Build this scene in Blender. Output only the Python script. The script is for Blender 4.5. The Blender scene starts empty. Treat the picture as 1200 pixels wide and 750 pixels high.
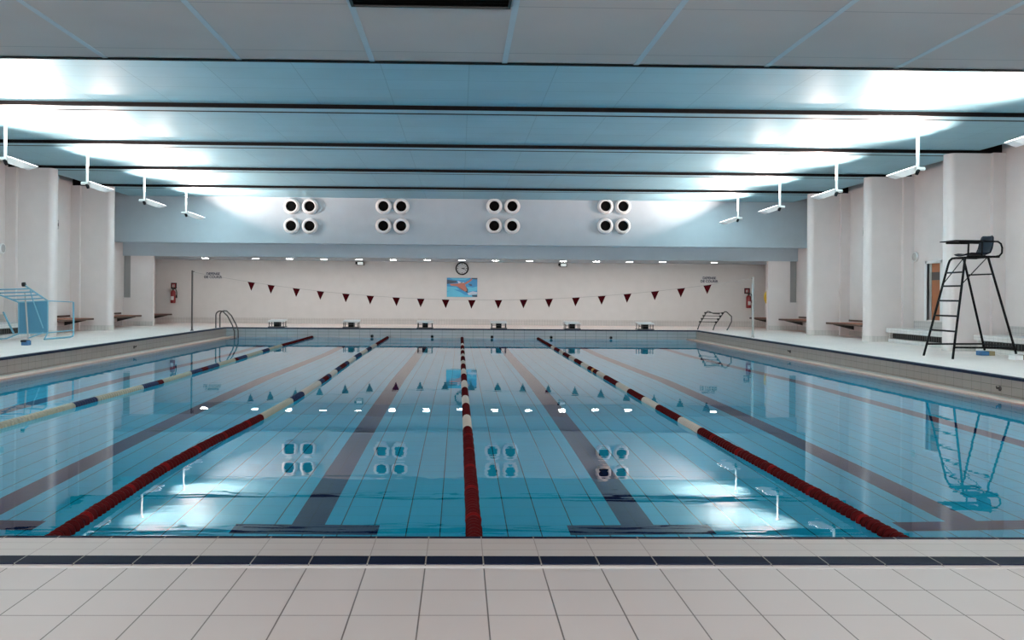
import bpy, math, random
from mathutils import Vector, Matrix
random.seed(7)
SC = bpy.context.scene
COL = SC.collection
PI = math.pi

# ------------------------------------------------------------------ materials
def mat(name, color, rough=0.5, metal=0.0, spec=0.5, emit=None, estr=0.0, bump=None):
    m = bpy.data.materials.new(name); m.use_nodes = True
    n = m.node_tree.nodes; l = m.node_tree.links
    b = n['Principled BSDF']
    b.inputs['Base Color'].default_value = (*color, 1)
    b.inputs['Roughness'].default_value = rough
    b.inputs['Metallic'].default_value = metal
    b.inputs['Specular IOR Level'].default_value = spec
    if emit:
        b.inputs['Emission Color'].default_value = (*emit, 1)
        b.inputs['Emission Strength'].default_value = estr
    # faint uneven tone so that no surface is a perfectly flat colour
    tc = n.new('ShaderNodeTexCoord'); nz = n.new('ShaderNodeTexNoise')
    nz.inputs['Scale'].default_value = 3.0; nz.inputs['Detail'].default_value = 4
    l.new(tc.outputs['Object'], nz.inputs['Vector'])
    mr = n.new('ShaderNodeMapRange')
    mr.inputs['To Min'].default_value = 0.93; mr.inputs['To Max'].default_value = 1.05
    l.new(nz.outputs['Fac'], mr.inputs['Value'])
    mx = n.new('ShaderNodeMix'); mx.data_type = 'RGBA'; mx.blend_type = 'MULTIPLY'
    mx.inputs['Factor'].default_value = 1
    mx.inputs['A'].default_value = (*color, 1)
    l.new(mr.outputs['Result'], mx.inputs['B'])
    l.new(mx.outputs['Result'], b.inputs['Base Color'])
    if bump:
        bp = n.new('ShaderNodeBump'); bp.inputs['Strength'].default_value = bump[1]; bp.inputs['Distance'].default_value = 0.01
        n2 = n.new('ShaderNodeTexNoise'); n2.inputs['Scale'].default_value = bump[0]
        l.new(tc.outputs['Object'], n2.inputs['Vector']); l.new(n2.outputs['Fac'], bp.inputs['Height'])
        l.new(bp.outputs['Normal'], b.inputs['Normal'])
    return m

def tile(name, color, grout, size, plane='XY', origin=(0, 0), mortar=0.004, rough=0.35, color2=None, spec=0.5, offset=0.0, lip=None):
    """tiles of size=(u,v) laid in a plane; grout lines of width mortar*2"""
    m = bpy.data.materials.new(name); m.use_nodes = True
    n = m.node_tree.nodes; l = m.node_tree.links
    b = n['Principled BSDF']; b.inputs['Roughness'].default_value = rough
    b.inputs['Specular IOR Level'].default_value = spec
    tc = n.new('ShaderNodeTexCoord'); sp = n.new('ShaderNodeSeparateXYZ')
    l.new(tc.outputs['Object'], sp.inputs[0])
    cb = n.new('ShaderNodeCombineXYZ')
    for k, ax in enumerate(plane):
        ad = n.new('ShaderNodeMath'); ad.operation = 'SUBTRACT'
        l.new(sp.outputs[ax], ad.inputs[0]); ad.inputs[1].default_value = origin[k] - size[k] * (400 if size[k] < 10 else 1)
        l.new(ad.outputs[0], cb.inputs[k])
    br = n.new('ShaderNodeTexBrick')
    br.offset = offset; br.squash = 1.0
    c2 = color2 or tuple(c * 0.95 for c in color)
    br.inputs['Color1'].default_value = (*color, 1)
    br.inputs['Color2'].default_value = (*c2, 1)
    br.inputs['Mortar'].default_value = (*grout, 1)
    br.inputs['Scale'].default_value = 1.0
    br.inputs['Mortar Size'].default_value = mortar
    br.inputs['Mortar Smooth'].default_value = 0.1
    br.inputs['Bias'].default_value = 0.0
    br.inputs['Brick Width'].default_value = size[0]
    br.inputs['Row Height'].default_value = size[1]
    l.new(cb.outputs[0], br.inputs['Vector'])
    if lip:      # faint cross joints every lip metres
        b2 = n.new('ShaderNodeTexBrick'); b2.offset = 0.0
        b2.inputs['Color1'].default_value = (1, 1, 1, 1); b2.inputs['Color2'].default_value = (0.96, 0.96, 0.96, 1)
        b2.inputs['Mortar'].default_value = (0.55, 0.6, 0.62, 1); b2.inputs['Scale'].default_value = 1.0
        b2.inputs['Mortar Size'].default_value = 0.003; b2.inputs['Brick Width'].default_value = size[0]; b2.inputs['Row Height'].default_value = lip
        l.new(tc.outputs['Object'], b2.inputs['Vector'])
        m2 = n.new('ShaderNodeMix'); m2.data_type = 'RGBA'; m2.blend_type = 'MULTIPLY'; m2.inputs['Factor'].default_value = 1
        l.new(br.outputs['Color'], m2.inputs['A']); l.new(b2.outputs['Color'], m2.inputs['B'])
    nz = n.new('ShaderNodeTexNoise'); nz.inputs['Scale'].default_value = 1.3; nz.inputs['Detail'].default_value = 5
    l.new(tc.outputs['Object'], nz.inputs['Vector'])
    mr = n.new('ShaderNodeMapRange'); mr.inputs['To Min'].default_value = 0.9; mr.inputs['To Max'].default_value = 1.08
    l.new(nz.outputs['Fac'], mr.inputs['Value'])
    mx = n.new('ShaderNodeMix'); mx.data_type = 'RGBA'; mx.blend_type = 'MULTIPLY'; mx.inputs['Factor'].default_value = 1
    l.new(m2.outputs['Result'] if lip else br.outputs['Color'], mx.inputs['A']); l.new(mr.outputs['Result'], mx.inputs['B'])
    l.new(mx.outputs['Result'], b.inputs['Base Color'])
    bp = n.new('ShaderNodeBump'); bp.inputs['Strength'].default_value = 0.3; bp.inputs['Distance'].default_value = 0.002; bp.invert = True
    l.new(br.outputs['Fac'], bp.inputs['Height']); l.new(bp.outputs['Normal'], b.inputs['Normal'])
    return m

M = {}
M['wall'] = mat('white_wall_paint', (0.65, 0.585, 0.57), 0.75, bump=(40, 0.1))
M['pillar'] = mat('pillar_paint', (0.69, 0.62, 0.605), 0.6)
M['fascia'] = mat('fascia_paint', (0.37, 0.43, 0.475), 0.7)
M['alcove'] = mat('alcove_paint', (0.66, 0.63, 0.61), 0.75)
M['ceil'] = tile('ceiling_panels', (0.27, 0.51, 0.60), (0.18, 0.36, 0.43), (1.265, 0.60), 'XY', (-0.005, 0.0), 0.006, 0.45)  # cyan light bounced up from the pool is put into the panel colour
M['ceil_low'] = tile('low_ceiling_panels', (0.60, 0.53, 0.50), (0.36, 0.32, 0.31), (1.21, 1.21), 'XY', (-0.933, 2.26), 0.006, 0.6)
M['tbar'] = mat('ceiling_grid_metal', (0.52, 0.60, 0.64), 0.4)
M['black'] = mat('black_steel', (0.005, 0.005, 0.006), 0.55, spec=0.10)
M['beam_under'] = mat('beam_lining', (0.30, 0.52, 0.60), 0.5)  # carries the same cyan bounce tint as the ceiling panels
M['deck_near'] = tile('big_deck_tiles', (0.46, 0.435, 0.425), (0.10, 0.09, 0.085), (0.2465, 0.262), 'XY', (-0.009, -0.46), 0.0028, 0.4, (0.44, 0.42, 0.41))
M['coping'] = tile('ribbed_coping_tiles', (0.42, 0.385, 0.365), (0.22, 0.19, 0.175), (0.2465, 0.10), 'XY', (-0.009, 0.0), 0.0022, 0.4)
M['grout_white'] = mat('white_grout', (0.62, 0.62, 0.62), 0.7)
M['navy_tile'] = tile('navy_edge_tiles', (0.005, 0.009, 0.026), (0.25, 0.24, 0.22), (0.2465, 1.0), 'XY', (-0.009, -0.5), 0.003, 0.6, spec=0.05)
M['navy_tile_side'] = tile('navy_side_edge_tiles', (0.012, 0.022, 0.05), (0.06, 0.07, 0.08), (1.0, 0.245), 'XY', (0.5, 0.0), 0.003, 0.5, spec=0.12)
M['deck_side'] = tile('pale_deck_tiles', (0.93, 0.77, 0.72), (0.52, 0.50, 0.49), (0.1, 0.1), 'XY', (0, 0), 0.002, 0.45)
M['pool_wall_x'] = tile('pool_wall_tiles_side', (0.33, 0.285, 0.255), (0.09, 0.08, 0.07), (0.245, 0.125), 'YZ', (0, 0.30), 0.003, 0.3)
M['pool_wall_y'] = tile('pool_wall_tiles_end', (0.27, 0.29, 0.30), (0.06, 0.08, 0.10), (0.35, 0.11), 'XZ', (0.0, 0.30), 0.004, 0.3)
M['basin_floor'] = tile('turquoise_floor_tiles', (0.02, 0.60, 0.84), (0.005, 0.10, 0.16), (0.25, 400.0), 'XY', (0.0, 0.5), 0.0045, 0.6, spec=0.03, lip=0.245)
M['basin_wall'] = tile('turquoise_wall_tiles', (0.05, 0.55, 0.78), (0.05, 0.2, 0.27), (0.245, 0.125), 'YZ', (0, 0), 0.003, 0.5, spec=0.05)
M['basin_wall_end'] = tile('turquoise_end_tiles', (0.05, 0.55, 0.78), (0.05, 0.2, 0.27), (0.245, 0.125), 'XZ', (0, 0), 0.003, 0.5, spec=0.05)
M['lane_tile'] = tile('navy_lane_tiles', (0.006, 0.026, 0.10), (0.005, 0.01, 0.03), (0.25, 0.125), 'XY', (0.0, 0.0), 0.003, 0.6, spec=0.03)
M['ledge'] = tile('pinkish_ledge_tiles', (0.64, 0.43, 0.35), (0.42, 0.29, 0.24), (1.0, 0.245), 'XY', (0, 0), 0.003, 0.35)
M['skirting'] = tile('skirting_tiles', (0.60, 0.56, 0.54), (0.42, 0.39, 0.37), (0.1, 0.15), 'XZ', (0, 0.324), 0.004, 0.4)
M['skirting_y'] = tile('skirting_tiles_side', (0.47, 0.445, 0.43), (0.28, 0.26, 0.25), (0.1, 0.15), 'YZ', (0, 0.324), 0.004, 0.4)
M['bench_tile'] = tile('bench_tiles', (0.62, 0.595, 0.58), (0.36, 0.34, 0.33), (0.15, 0.15), 'YZ', (0, 0.324), 0.0035, 0.4)
M['bench_back'] = tile('bench_back_tiles', (0.46, 0.43, 0.42), (0.26, 0.25, 0.24), (0.1, 0.1), 'YZ', (0, 0.03), 0.0035, 0.4)
M['dark_grille'] = mat('dark_heater_grille', (0.05, 0.055, 0.055), 0.7)  # dark grey heater grille of the tiled benches
M['wood'] = mat('varnished_wood', (0.27, 0.085, 0.04), 0.6, spec=0.15)
M['wood_edge'] = mat('dark_wood_edge', (0.06, 0.024, 0.014), 0.5)
M['bracket'] = mat('dark_bracket_steel', (0.01, 0.01, 0.01), 0.5)
M['chrome'] = mat('stainless_steel', (0.08, 0.08, 0.08), 0.35, 0.9)
M['steel_dull'] = mat('dull_steel', (0.09, 0.085, 0.085), 0.45, 0.8)
M['white_plastic'] = mat('white_plastic', (0.72, 0.72, 0.72), 0.4)
M['white_paint'] = mat('white_enamel', (0.85, 0.85, 0.85), 0.35)
M['dark_plastic'] = mat('dark_plastic', (0.008, 0.009, 0.012), 0.45, spec=0.2)
M['navy_plastic'] = mat('navy_seat_plastic', (0.004, 0.006, 0.014), 0.55, spec=0.1)
M['nozzle_dark'] = mat('dark_duct_inside', (0.004, 0.004, 0.004), 0.9, spec=0.05)
M['red_float'] = mat('dark_red_float', (0.060, 0.003, 0.004), 0.6, spec=0.08)
M['red_float2'] = mat('bright_red_float', (0.13, 0.005, 0.006), 0.6, spec=0.08)
M['cream_float'] = mat('cream_float', (0.46, 0.43, 0.37), 0.4)
M['yellow_float'] = mat('yellowish_float', (0.33, 0.33, 0.25), 0.4)
M['blue_float'] = mat('blue_float', (0.008, 0.018, 0.06), 0.45, spec=0.25)
M['orange_float'] = mat('orange_float', (0.45, 0.22, 0.04), 0.4)
M['flag_red'] = mat('dark_red_pennant', (0.055, 0.002, 0.004), 0.8, spec=0.05)
M['cord'] = mat('pale_cord', (0.40, 0.39, 0.38), 0.6)
M['ext_red'] = mat('extinguisher_red', (0.22, 0.008, 0.012), 0.3)
M['sign_white'] = mat('sign_white', (0.62, 0.60, 0.60), 0.5)
M['sign_ink'] = mat('sign_navy_ink', (0.02, 0.025, 0.06), 0.5)
M['yellow'] = mat('life_ring_yellow', (0.62, 0.36, 0.01), 0.4)
M['door'] = mat('orange_brown_door', (0.27, 0.085, 0.03), 0.45)
M['door_dark'] = mat('dark_door_plate', (0.05, 0.04, 0.04), 0.5)
M['blue_frame'] = mat('light_blue_frame_paint', (0.15, 0.36, 0.48), 0.4)
M['blue_panel'] = mat('blue_perforated_panel', (0.055, 0.20, 0.31), 0.55, bump=(60, 0.4))
M['blue_block'] = mat('blue_foam_block', (0.03, 0.12, 0.26), 0.6)
M['tan_block'] = mat('tan_foam_block', (0.30, 0.24, 0.13), 0.7)
M['brown_block'] = mat('brown_foam_block', (0.16, 0.09, 0.05), 0.7)
M['dial'] = mat('clock_dial_white', (0.60, 0.61, 0.62), 0.5)
M['lamp_lens'] = mat('glowing_lamp_glass', (0.9, 0.9, 0.9), 0.3, emit=(1.0, 0.965, 0.95), estr=5.0)
M['down_lens'] = mat('glowing_downlight_glass', (0.9, 0.9, 0.9), 0.3, emit=(1.0, 0.97, 0.92), estr=56.0)
M['em_lens'] = mat('emergency_light_glass', (0.7, 0.75, 0.75), 0.2, emit=(0.85, 1.0, 0.97), estr=0.35)
M['vent_dark'] = mat('dark_vent_slat', (0.035, 0.035, 0.035), 0.6)
M['niche'] = mat('niche_paint', (0.30, 0.29, 0.285), 0.8)
# poster inks
M['p_blue'] = mat('poster_blue', (0.02, 0.25, 0.52), 0.4)
M['p_cyan'] = mat('poster_cyan', (0.08, 0.45, 0.65), 0.4)
M['p_dark'] = mat('poster_dark', (0.02, 0.05, 0.09), 0.4)
M['p_skin'] = mat('poster_skin', (0.42, 0.13, 0.09), 0.4)
M['p_skin2'] = mat('poster_skin_shade', (0.22, 0.06, 0.04), 0.4)
M['p_foam'] = mat('poster_foam', (0.45, 0.55, 0.68), 0.4)

def water_material():
    m = bpy.data.materials.new('pool_water'); m.use_nodes = True
    n = m.node_tree.nodes; l = m.node_tree.links
    b = n['Principled BSDF']
    b.inputs['Base Color'].default_value = (0.66, 0.93, 0.98, 1)
    b.inputs['Roughness'].default_value = 0.0
    b.inputs['IOR'].default_value = 1.333
    b.inputs['Transmission Weight'].default_value = 1.0
    tc = n.new('ShaderNodeTexCoord')
    prev = None
    for sc, st, ds in (((0.35, 1.1, 1), 0.5, 0.0025), ((1.3, 4.5, 1), 0.5, 0.0010)):
        mp = n.new('ShaderNodeMapping'); mp.inputs['Scale'].default_value = sc
        l.new(tc.outputs['Object'], mp.inputs['Vector'])
        nz = n.new('ShaderNodeTexNoise'); nz.inputs['Scale'].default_value = 1.0; nz.inputs['Detail'].default_value = 2
        l.new(mp.outputs[0], nz.inputs['Vector'])
        bp = n.new('ShaderNodeBump'); bp.inputs['Strength'].default_value = st; bp.inputs['Distance'].default_value = ds
        l.new(nz.outputs['Fac'], bp.inputs['Height'])
        if prev: l.new(prev.outputs['Normal'], bp.inputs['Normal'])
        prev = bp
    l.new(prev.outputs['Normal'], b.inputs['Normal'])
    return m
M['water'] = water_material()

# ------------------------------------------------------------------ mesh builder
class MB:
    def __init__(self):
        self.v = []; self.f = []; self.m = []; self.mats = []; self.s = []
    def mi(self, m):
        if m not in self.mats: self.mats.append(m)
        return self.mats.index(m)
    def add(self, vs, fs, m, smooth=False):
        o = len(self.v); k = self.mi(m)
        self.v += [tuple(p) for p in vs]
        for f in fs:
            self.f.append([o + i for i in f]); self.m.append(k); self.s.append(smooth)
    def box(self, a, b, m, M4=None):
        x0, y0, z0 = [min(a[i], b[i]) for i in range(3)]; x1, y1, z1 = [max(a[i], b[i]) for i in range(3)]
        vs = [(x0,y0,z0),(x1,y0,z0),(x1,y1,z0),(x0,y1,z0),(x0,y0,z1),(x1,y0,z1),(x1,y1,z1),(x0,y1,z1)]
        if M4: vs = [tuple(M4 @ Vector(p)) for p in vs]
        self.add(vs, [(0,3,2,1),(4,5,6,7),(0,1,5,4),(1,2,6,5),(2,3,7,6),(3,0,4,7)], m)
        return self
    def quad(self, pts, m):
        self.add(pts, [tuple(range(len(pts)))], m); return self
    def tube(self, pts, r, m, seg=10, caps=True):
        pts = [Vector(p) for p in pts]; n = len(pts)
        rs = r if isinstance(r, (list, tuple)) else [r] * n
        t0 = (pts[1] - pts[0]).normalized()
        up = Vector((0,0,1)) if abs(t0.z) < 0.9 else Vector((1,0,0))
        a = t0.cross(up).normalized(); rings = []
        for i, p in enumerate(pts):
            if i == 0: t = t0
            elif i == n-1: t = (pts[-1]-pts[-2]).normalized()
            else: t = ((pts[i]-pts[i-1]).normalized() + (pts[i+1]-pts[i]).normalized()).normalized()
            a = (a - t * a.dot(t)).normalized(); b = t.cross(a)
            rings.append([p + (a*math.cos(2*PI*k/seg) + b*math.sin(2*PI*k/seg)) * rs[i] for k in range(seg)])
        vs = [q for rr in rings for q in rr]; fs = []
        for i in range(n-1):
            for k in range(seg):
                fs.append((i*seg+k, i*seg+(k+1)%seg, (i+1)*seg+(k+1)%seg, (i+1)*seg+k))
        self.add(vs, fs, m, True)
        if caps:
            self.add(rings[0], [tuple(range(seg))[::-1]], m); self.add(rings[-1], [tuple(range(seg))], m)
        return self
    def lathe(self, prof, c, axis, m, seg=24, smooth=True):
        """prof = [(distance along axis, radius)]"""
        ax = Vector(axis).normalized(); c = Vector(c)
        up = Vector((0,0,1)) if abs(ax.z) < 0.9 else Vector((1,0,0))
        a = ax.cross(up).normalized(); b = ax.cross(a)
        vs = []; fs = []
        for d, r in prof:
            for k in range(seg):
                vs.append(c + ax*d + (a*math.cos(2*PI*k/seg) + b*math.sin(2*PI*k/seg))*r)
        for i in range(len(prof)-1):
            for k in range(seg):
                fs.append((i*seg+k, i*seg+(k+1)%seg, (i+1)*seg+(k+1)%seg, (i+1)*seg+k))
        self.add(vs, fs, m, smooth)
        return self
    def disc(self, c, axis, r, m, seg=24):
        ax = Vector(axis).normalized(); c = Vector(c)
        up = Vector((0,0,1)) if abs(ax.z) < 0.9 else Vector((1,0,0))
        a = ax.cross(up).normalized(); b = ax.cross(a)
        self.add([c + (a*math.cos(2*PI*k/seg) + b*math.sin(2*PI*k/seg))*r for k in range(seg)], [tuple(range(seg))], m)
        return self
    def build(self, name, parent=None, loc=None, bevel=None, **props):
        me = bpy.data.meshes.new(name)
        off = Vector(loc) if loc else Vector((0,0,0))
        me.from_pydata([tuple(Vector(p) - off) for p in self.v], [], self.f)
        for q in self.mats: me.materials.append(M[q])
        for i, p in enumerate(me.polygons):
            p.material_index = self.m[i]; p.use_smooth = self.s[i]
        me.validate(); me.update()
        o = bpy.data.objects.new(name, me); COL.objects.link(o)
        if parent is not None:
            o.parent = parent
        o.location = off
        if bevel:
            md = o.modifiers.new('bevel', 'BEVEL'); md.width = bevel; md.segments = 3; md.limit_method = 'ANGLE'
        for k, val in props.items(): o[k] = val
        return o

def thing(name, label, cat, loc=(0,0,0), group=None, rot=0.0):
    o = bpy.data.objects.new(name, None); COL.objects.link(o)
    o.empty_display_size = 0.1
    o.location = loc; o.rotation_euler = (0,0,rot); o['label'] = label; o['category'] = cat; o['kind'] = 'thing'
    if group: o['group'] = group
    return o
def tag(o, label, cat, group=None):
    o['label'] = label; o['category'] = cat; o['kind'] = 'thing'
    if group: o['group'] = group
    return o
def dup(root, loc, label, rot=None):
    r = root.copy(); COL.objects.link(r); r.location = loc; r['label'] = label
    if rot is not None: r.rotation_euler = (0,0,rot)
    for ch in list(root.children):
        c = ch.copy(); COL.objects.link(c); c.parent = r
        for g in ch.children:
            d = g.copy(); COL.objects.link(d); d.parent = c
    return r
def arc(c, r, a0, a1, u, v, n=6):
    c = Vector(c); u = Vector(u); v = Vector(v)
    return [tuple(c + u*(r*math.cos(a0+(a1-a0)*i/n)) + v*(r*math.sin(a0+(a1-a0)*i/n))) for i in range(n+1)]

ST = dict(kind='structure')
DZ = 0.324           # deck height above the water
PX = 8.0             # half width of the pool
WX = 11.8            # half width of the hall
L = 25.0
CZ = 4.74
BACK = 29.0

# ------------------------------------------------------------------ pool basin
def zfloor(y):
    if y < 12: return -0.97 - 0.01*y
    if y < 19.5: return -1.09 - (y-12)/7.5*1.15
    return -2.24
ys = [0, 2.22, 2.45, 4, 6, 8, 10, 12] + [12+0.75*i for i in range(1, 10)] + [19.5, 21, 22.55, 22.78, 25]
lanes = [-6.25, -3.75, -1.25, 1.25, 3.75, 6.25]
xs = sorted(set([-PX, PX] + [c+d for c in lanes for d in (-0.54, -0.125, 0.125, 0.54)]))
fb = MB()
for i in range(len(ys)-1):
    for j in range(len(xs)-1):
        xm = (xs[j]+xs[j+1])/2; ym = (ys[i]+ys[i+1])/2
        near = min(abs(xm-c) for c in lanes)
        line = (near < 0.125 and 2.22 < ym < 22.78) or (near < 0.54 and (2.22 < ym < 2.45 or 22.55 < ym < 22.78))
        y0, y1 = ys[i], ys[i+1]
        fb.quad([(xs[j],y0,zfloor(y0)),(xs[j+1],y0,zfloor(y0)),(xs[j+1],y1,zfloor(y1)),(xs[j],y1,zfloor(y1))], 'lane_tile' if line else 'basin_floor')
fb.build('floor_pool', **ST)

b = MB()
for s in (-1, 1):
    b.box((s*PX, 0, -2.6), (s*(PX+0.25), L, 0.0), 'basin_wall')
    b.box((s*PX, 0, 0.0), (s*(PX+0.25), L, DZ-0.035), 'pool_wall_x')
b.box((-PX-0.25, L, -2.6), (PX+0.25, L+0.25, 0.0), 'basin_wall_end')
b.box((-PX-0.25, L, 0.0), (PX+0.25, L+0.25, DZ-0.035), 'pool_wall_y')
b.box((-PX-0.25, -0.25, -2.6), (PX+0.25, 0, 0.0), 'basin_wall_end')
b.box((-PX-0.25, -0.25, 0.0), (PX+0.25, 0, DZ-0.035), 'pool_wall_y')
b.build('wall_pool', **ST)
for s, nm in ((-1, 'trim_1'), (1, 'trim_2')):
    b = MB(); b.box((s*(PX+0.001), 0.0, -0.005), (s*(PX-0.17), L-0.02, 0.026), 'pool_wall_x'); b.box((s*(PX-0.17), 0.0, -0.005), (s*(PX-0.34), L-0.02, 0.03), 'ledge'); b.build(nm, bevel=0.006, **ST)

# water surface
w = MB(); n = 40
w.quad([(-PX, 0, 0), (PX, 0, 0), (PX, L, 0), (-PX, L, 0)], 'water')
wo = w.build('water'); wo['kind'] = 'stuff'; wo['label'] = 'still turquoise water filling the swimming pool'; wo['category'] = 'water'

# ------------------------------------------------------------------ decks
Y0 = -6.5
b = MB()
b.box((-WX, Y0, DZ-0.3), (WX, -0.46, DZ), 'deck_near')
b.box((-WX, -0.46, DZ-0.3), (WX, -0.43, DZ+0.0005), 'grout_white')
b.box((-WX, -0.43, DZ-0.3), (WX, -0.405, DZ-0.002), 'deck_near')
b.box((-WX, -0.405, DZ-0.3), (WX, -0.30, DZ+0.003), 'navy_tile')
b.box((-WX, -0.30, DZ-0.3), (WX, 0.0, DZ), 'coping')
b.box((-WX, -0.022, DZ-0.06), (WX, 0.006, DZ+0.002), 'navy_tile')
for s in (-1, 1):
    b.box((s*(PX+0.10), 0, DZ-0.3), (s*WX, BACK, DZ), 'deck_side')
    b.box((s*(PX-0.015), 0, DZ-0.04), (s*(PX+0.10), L, DZ+0.002), 'navy_tile_side')
b.box((-PX-0.10, L+0.10, DZ-0.3), (PX+0.10, BACK, DZ), 'deck_side')
b.box((-PX-0.10, L-0.015, DZ-0.04), (PX+0.10, L+0.10, DZ+0.002), 'navy_tile_side')
b.build('floor', **ST)

# ------------------------------------------------------------------ walls
NY0, NY1 = 25.8, 25.95            # lintel and pier plane
BW = BACK + 0.15
# side walls (door opening in the right wall)
b = MB()
b.box((-WX, Y0, DZ), (-WX-0.2, BACK+0.3, 5.7), 'wall')
b.build('wall_left', **ST)
DY0, DY1, DZ0, DZ1 = 16.86, 17.47, 0.93, 2.36
b = MB()
b.box((WX, Y0, DZ), (WX+0.2, DY0, 5.7), 'wall')
b.box((WX, DY1, DZ), (WX+0.2, BACK+0.3, 5.7), 'wall')
b.box((WX, DY0, DZ), (WX+0.2, DY1, DZ0), 'wall')
b.box((WX, DY0, DZ1), (WX+0.2, DY1, 5.7), 'wall')
b.build('wall_right', **ST)
b = MB(); b.box((-WX, BACK, DZ), (WX, BACK+0.3, 3.2), 'alcove'); b.build('wall_back', **ST)
# upper fascia across the end of the pool, and lintel behind it
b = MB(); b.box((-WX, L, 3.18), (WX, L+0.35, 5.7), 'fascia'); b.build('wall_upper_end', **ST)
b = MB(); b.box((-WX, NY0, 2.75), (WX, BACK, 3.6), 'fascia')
b.build('beam_alcove', **ST)
# piers at both ends of the alcove with a tall slot against the side wall
for s, nm in ((-1, 'pillar_left_pier'), (1, 'pillar_right_pier')):
    b = MB()
    b.box((s*10.75, NY0, DZ), (s*11.53, NY1, 2.75), 'pillar')
    b.box((s*11.53, NY0, DZ), (s*WX, NY1, 1.30), 'pillar')
    b.box((s*11.53, NY1-0.03, 1.30), (s*WX, NY1, 2.75), 'niche')
    b.box((s*10.745, NY0-0.012, DZ), (s*WX, NY0, DZ+0.15), 'skirting')
    b.build(nm, **ST)
# skirting of alcove
b = MB()
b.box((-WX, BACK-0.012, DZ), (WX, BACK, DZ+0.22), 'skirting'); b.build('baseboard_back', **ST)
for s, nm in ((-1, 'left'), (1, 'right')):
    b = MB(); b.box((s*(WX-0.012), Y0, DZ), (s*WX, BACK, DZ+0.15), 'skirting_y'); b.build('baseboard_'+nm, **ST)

# rear wall behind the viewer; wide window band added to light the near deck
b = MB()
b.box((-WX, Y0-0.2, DZ-0.3), (WX, Y0, 0.55), 'wall'); b.box((-WX, Y0-0.2, 3.45), (WX, Y0, 3.9), 'wall')
for x in (-WX, -7.6, -3.8, 0, 3.8, 7.6, WX-0.3): b.box((x, Y0-0.2, 0.55), (x+0.18, Y0, 3.45), 'wall')
b.build('wall_rear', **ST)

# ------------------------------------------------------------------ ceilings, beams
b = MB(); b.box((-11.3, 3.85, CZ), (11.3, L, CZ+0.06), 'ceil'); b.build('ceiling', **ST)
b = MB(); b.box((-WX-0.2, 3.7, 5.7), (WX+0.2, BACK+0.3, 5.8), 'black'); b.build('ceiling_roof', **ST)
b = MB()
b.box((-WX, Y0, 3.60), (WX, 3.79, 3.68), 'ceil_low')
b.box((-WX, 3.76, 3.60), (WX, 3.85, 5.7), 'wall')
k = b.build('ceiling_low', **ST)
b = MB()
x = -0.933 - 1.21*8
while x < WX:
    b.box((x-0.024, Y0, 3.596), (x+0.024, 3.785, 3.60), 'tbar'); x += 1.21
b.box((-WX, 3.785, 3.597), (WX, 3.855, 3.60), 'black')
b.build('grid', parent=k)
BY = [6.96, 10.73, 14.5, 18.25, 21.93]
for i, y in enumerate(BY):
    b = MB()
    b.box((-WX, y, CZ-0.07), (WX, y+0.04, CZ+0.30), 'black')
    b.box((-WX, y+0.04, CZ-0.068), (WX, y+0.31, CZ+0.30), 'beam_under')
    b.box((-WX, y+0.31, CZ-0.066), (WX, y+0.42, CZ+0.30), 'black')
    b.build('beam', **ST)
    for s in (-1, 1):
        # rounded fin pillar below the beam, with a slim boxed duct beside it
        p = MB(); r = 0.13; ya, yb = y-0.04, y+0.32; xi, xo = 10.62, WX
        prof = [(xo, ya)] + [(xi+r-r*math.sin(a), ya+r-r*math.cos(a)) for a in [PI/2*q/6 for q in range(7)]]
        prof += [(xi+r-r*math.cos(a), yb-r+r*math.sin(a)) for a in [PI/2*q/6 for q in range(7)]] + [(xo, yb)]
        npt = len(prof); zt = CZ-0.07
        vs = [(s*px_, py_, DZ) for px_, py_ in prof] + [(s*px_, py_, zt) for px_, py_ in prof]
        p.add(vs, [(q, (q+1) % npt, npt+(q+1) % npt, npt+q) for q in range(npt)], 'pillar', False)
        p.add(vs[npt:], [tuple(range(npt))], 'pillar')
        p.box((s*11.52, ya-0.10, DZ), (s*WX, ya, zt), 'pillar')
        po = p.build('pillar', **ST)
        for pf in po.data.polygons: pf.use_smooth = False
        # tile skirting that follows the rounded pillar foot
        q_ = MB()
        pr2 = [(px_ - (0.008 if px_ < xi+r+0.01 else 0), ya-0.008 if py_ < ya+0.001 else (yb+0.008 if py_ > yb-0.001 else py_)) for px_, py_ in prof]
        vs = [(s*a_, b_, DZ) for a_, b_ in pr2] + [(s*a_, b_, DZ+0.15) for a_, b_ in pr2]
        q_.add(vs, [(q, (q+1) % npt, npt+(q+1) % npt, npt+q) for q in range(npt)], 'skirting')
        q_.add(vs[npt:], [tuple(range(npt))], 'skirting')
        q_.build('skirting', parent=po)

# ceiling grille in the low ceiling
t = thing('ceiling_vent', 'dark slatted air grille set in the low grey ceiling at the top edge', 'vent', (-0.345, 1.92, 3.59))
b = MB()
for a, c in (((-0.585,-0.335,-0.012),(0.585,-0.315,0.01)), ((-0.585,0.315,-0.012),(0.585,0.335,0.01)), ((-0.585,-0.335,-0.012),(-0.565,0.335,0.01)), ((0.565,-0.335,-0.012),(0.585,0.335,0.01))): b.box(a, c, 'vent_dark')
b.build('frame', parent=t)
b = MB(); b.box((-0.565,-0.315,0.0),(0.565,0.315,0.008), 'nozzle_dark'); b.build('backing', parent=t)
for i in range(10):
    y = -0.28+0.062*i
    b = MB(); b.add([(-0.565,y,-0.01),(0.565,y,-0.01),(0.565,y+0.03,0.0),(-0.565,y+0.03,0.0)], [(0,1,2,3)], 'vent_dark')
    b.add([(-0.565,y,-0.012),(0.565,y,-0.012),(0.565,y+0.03,-0.002),(-0.565,y+0.03,-0.002)], [(3,2,1,0)], 'vent_dark')
    b.build('slat', parent=t)

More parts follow.
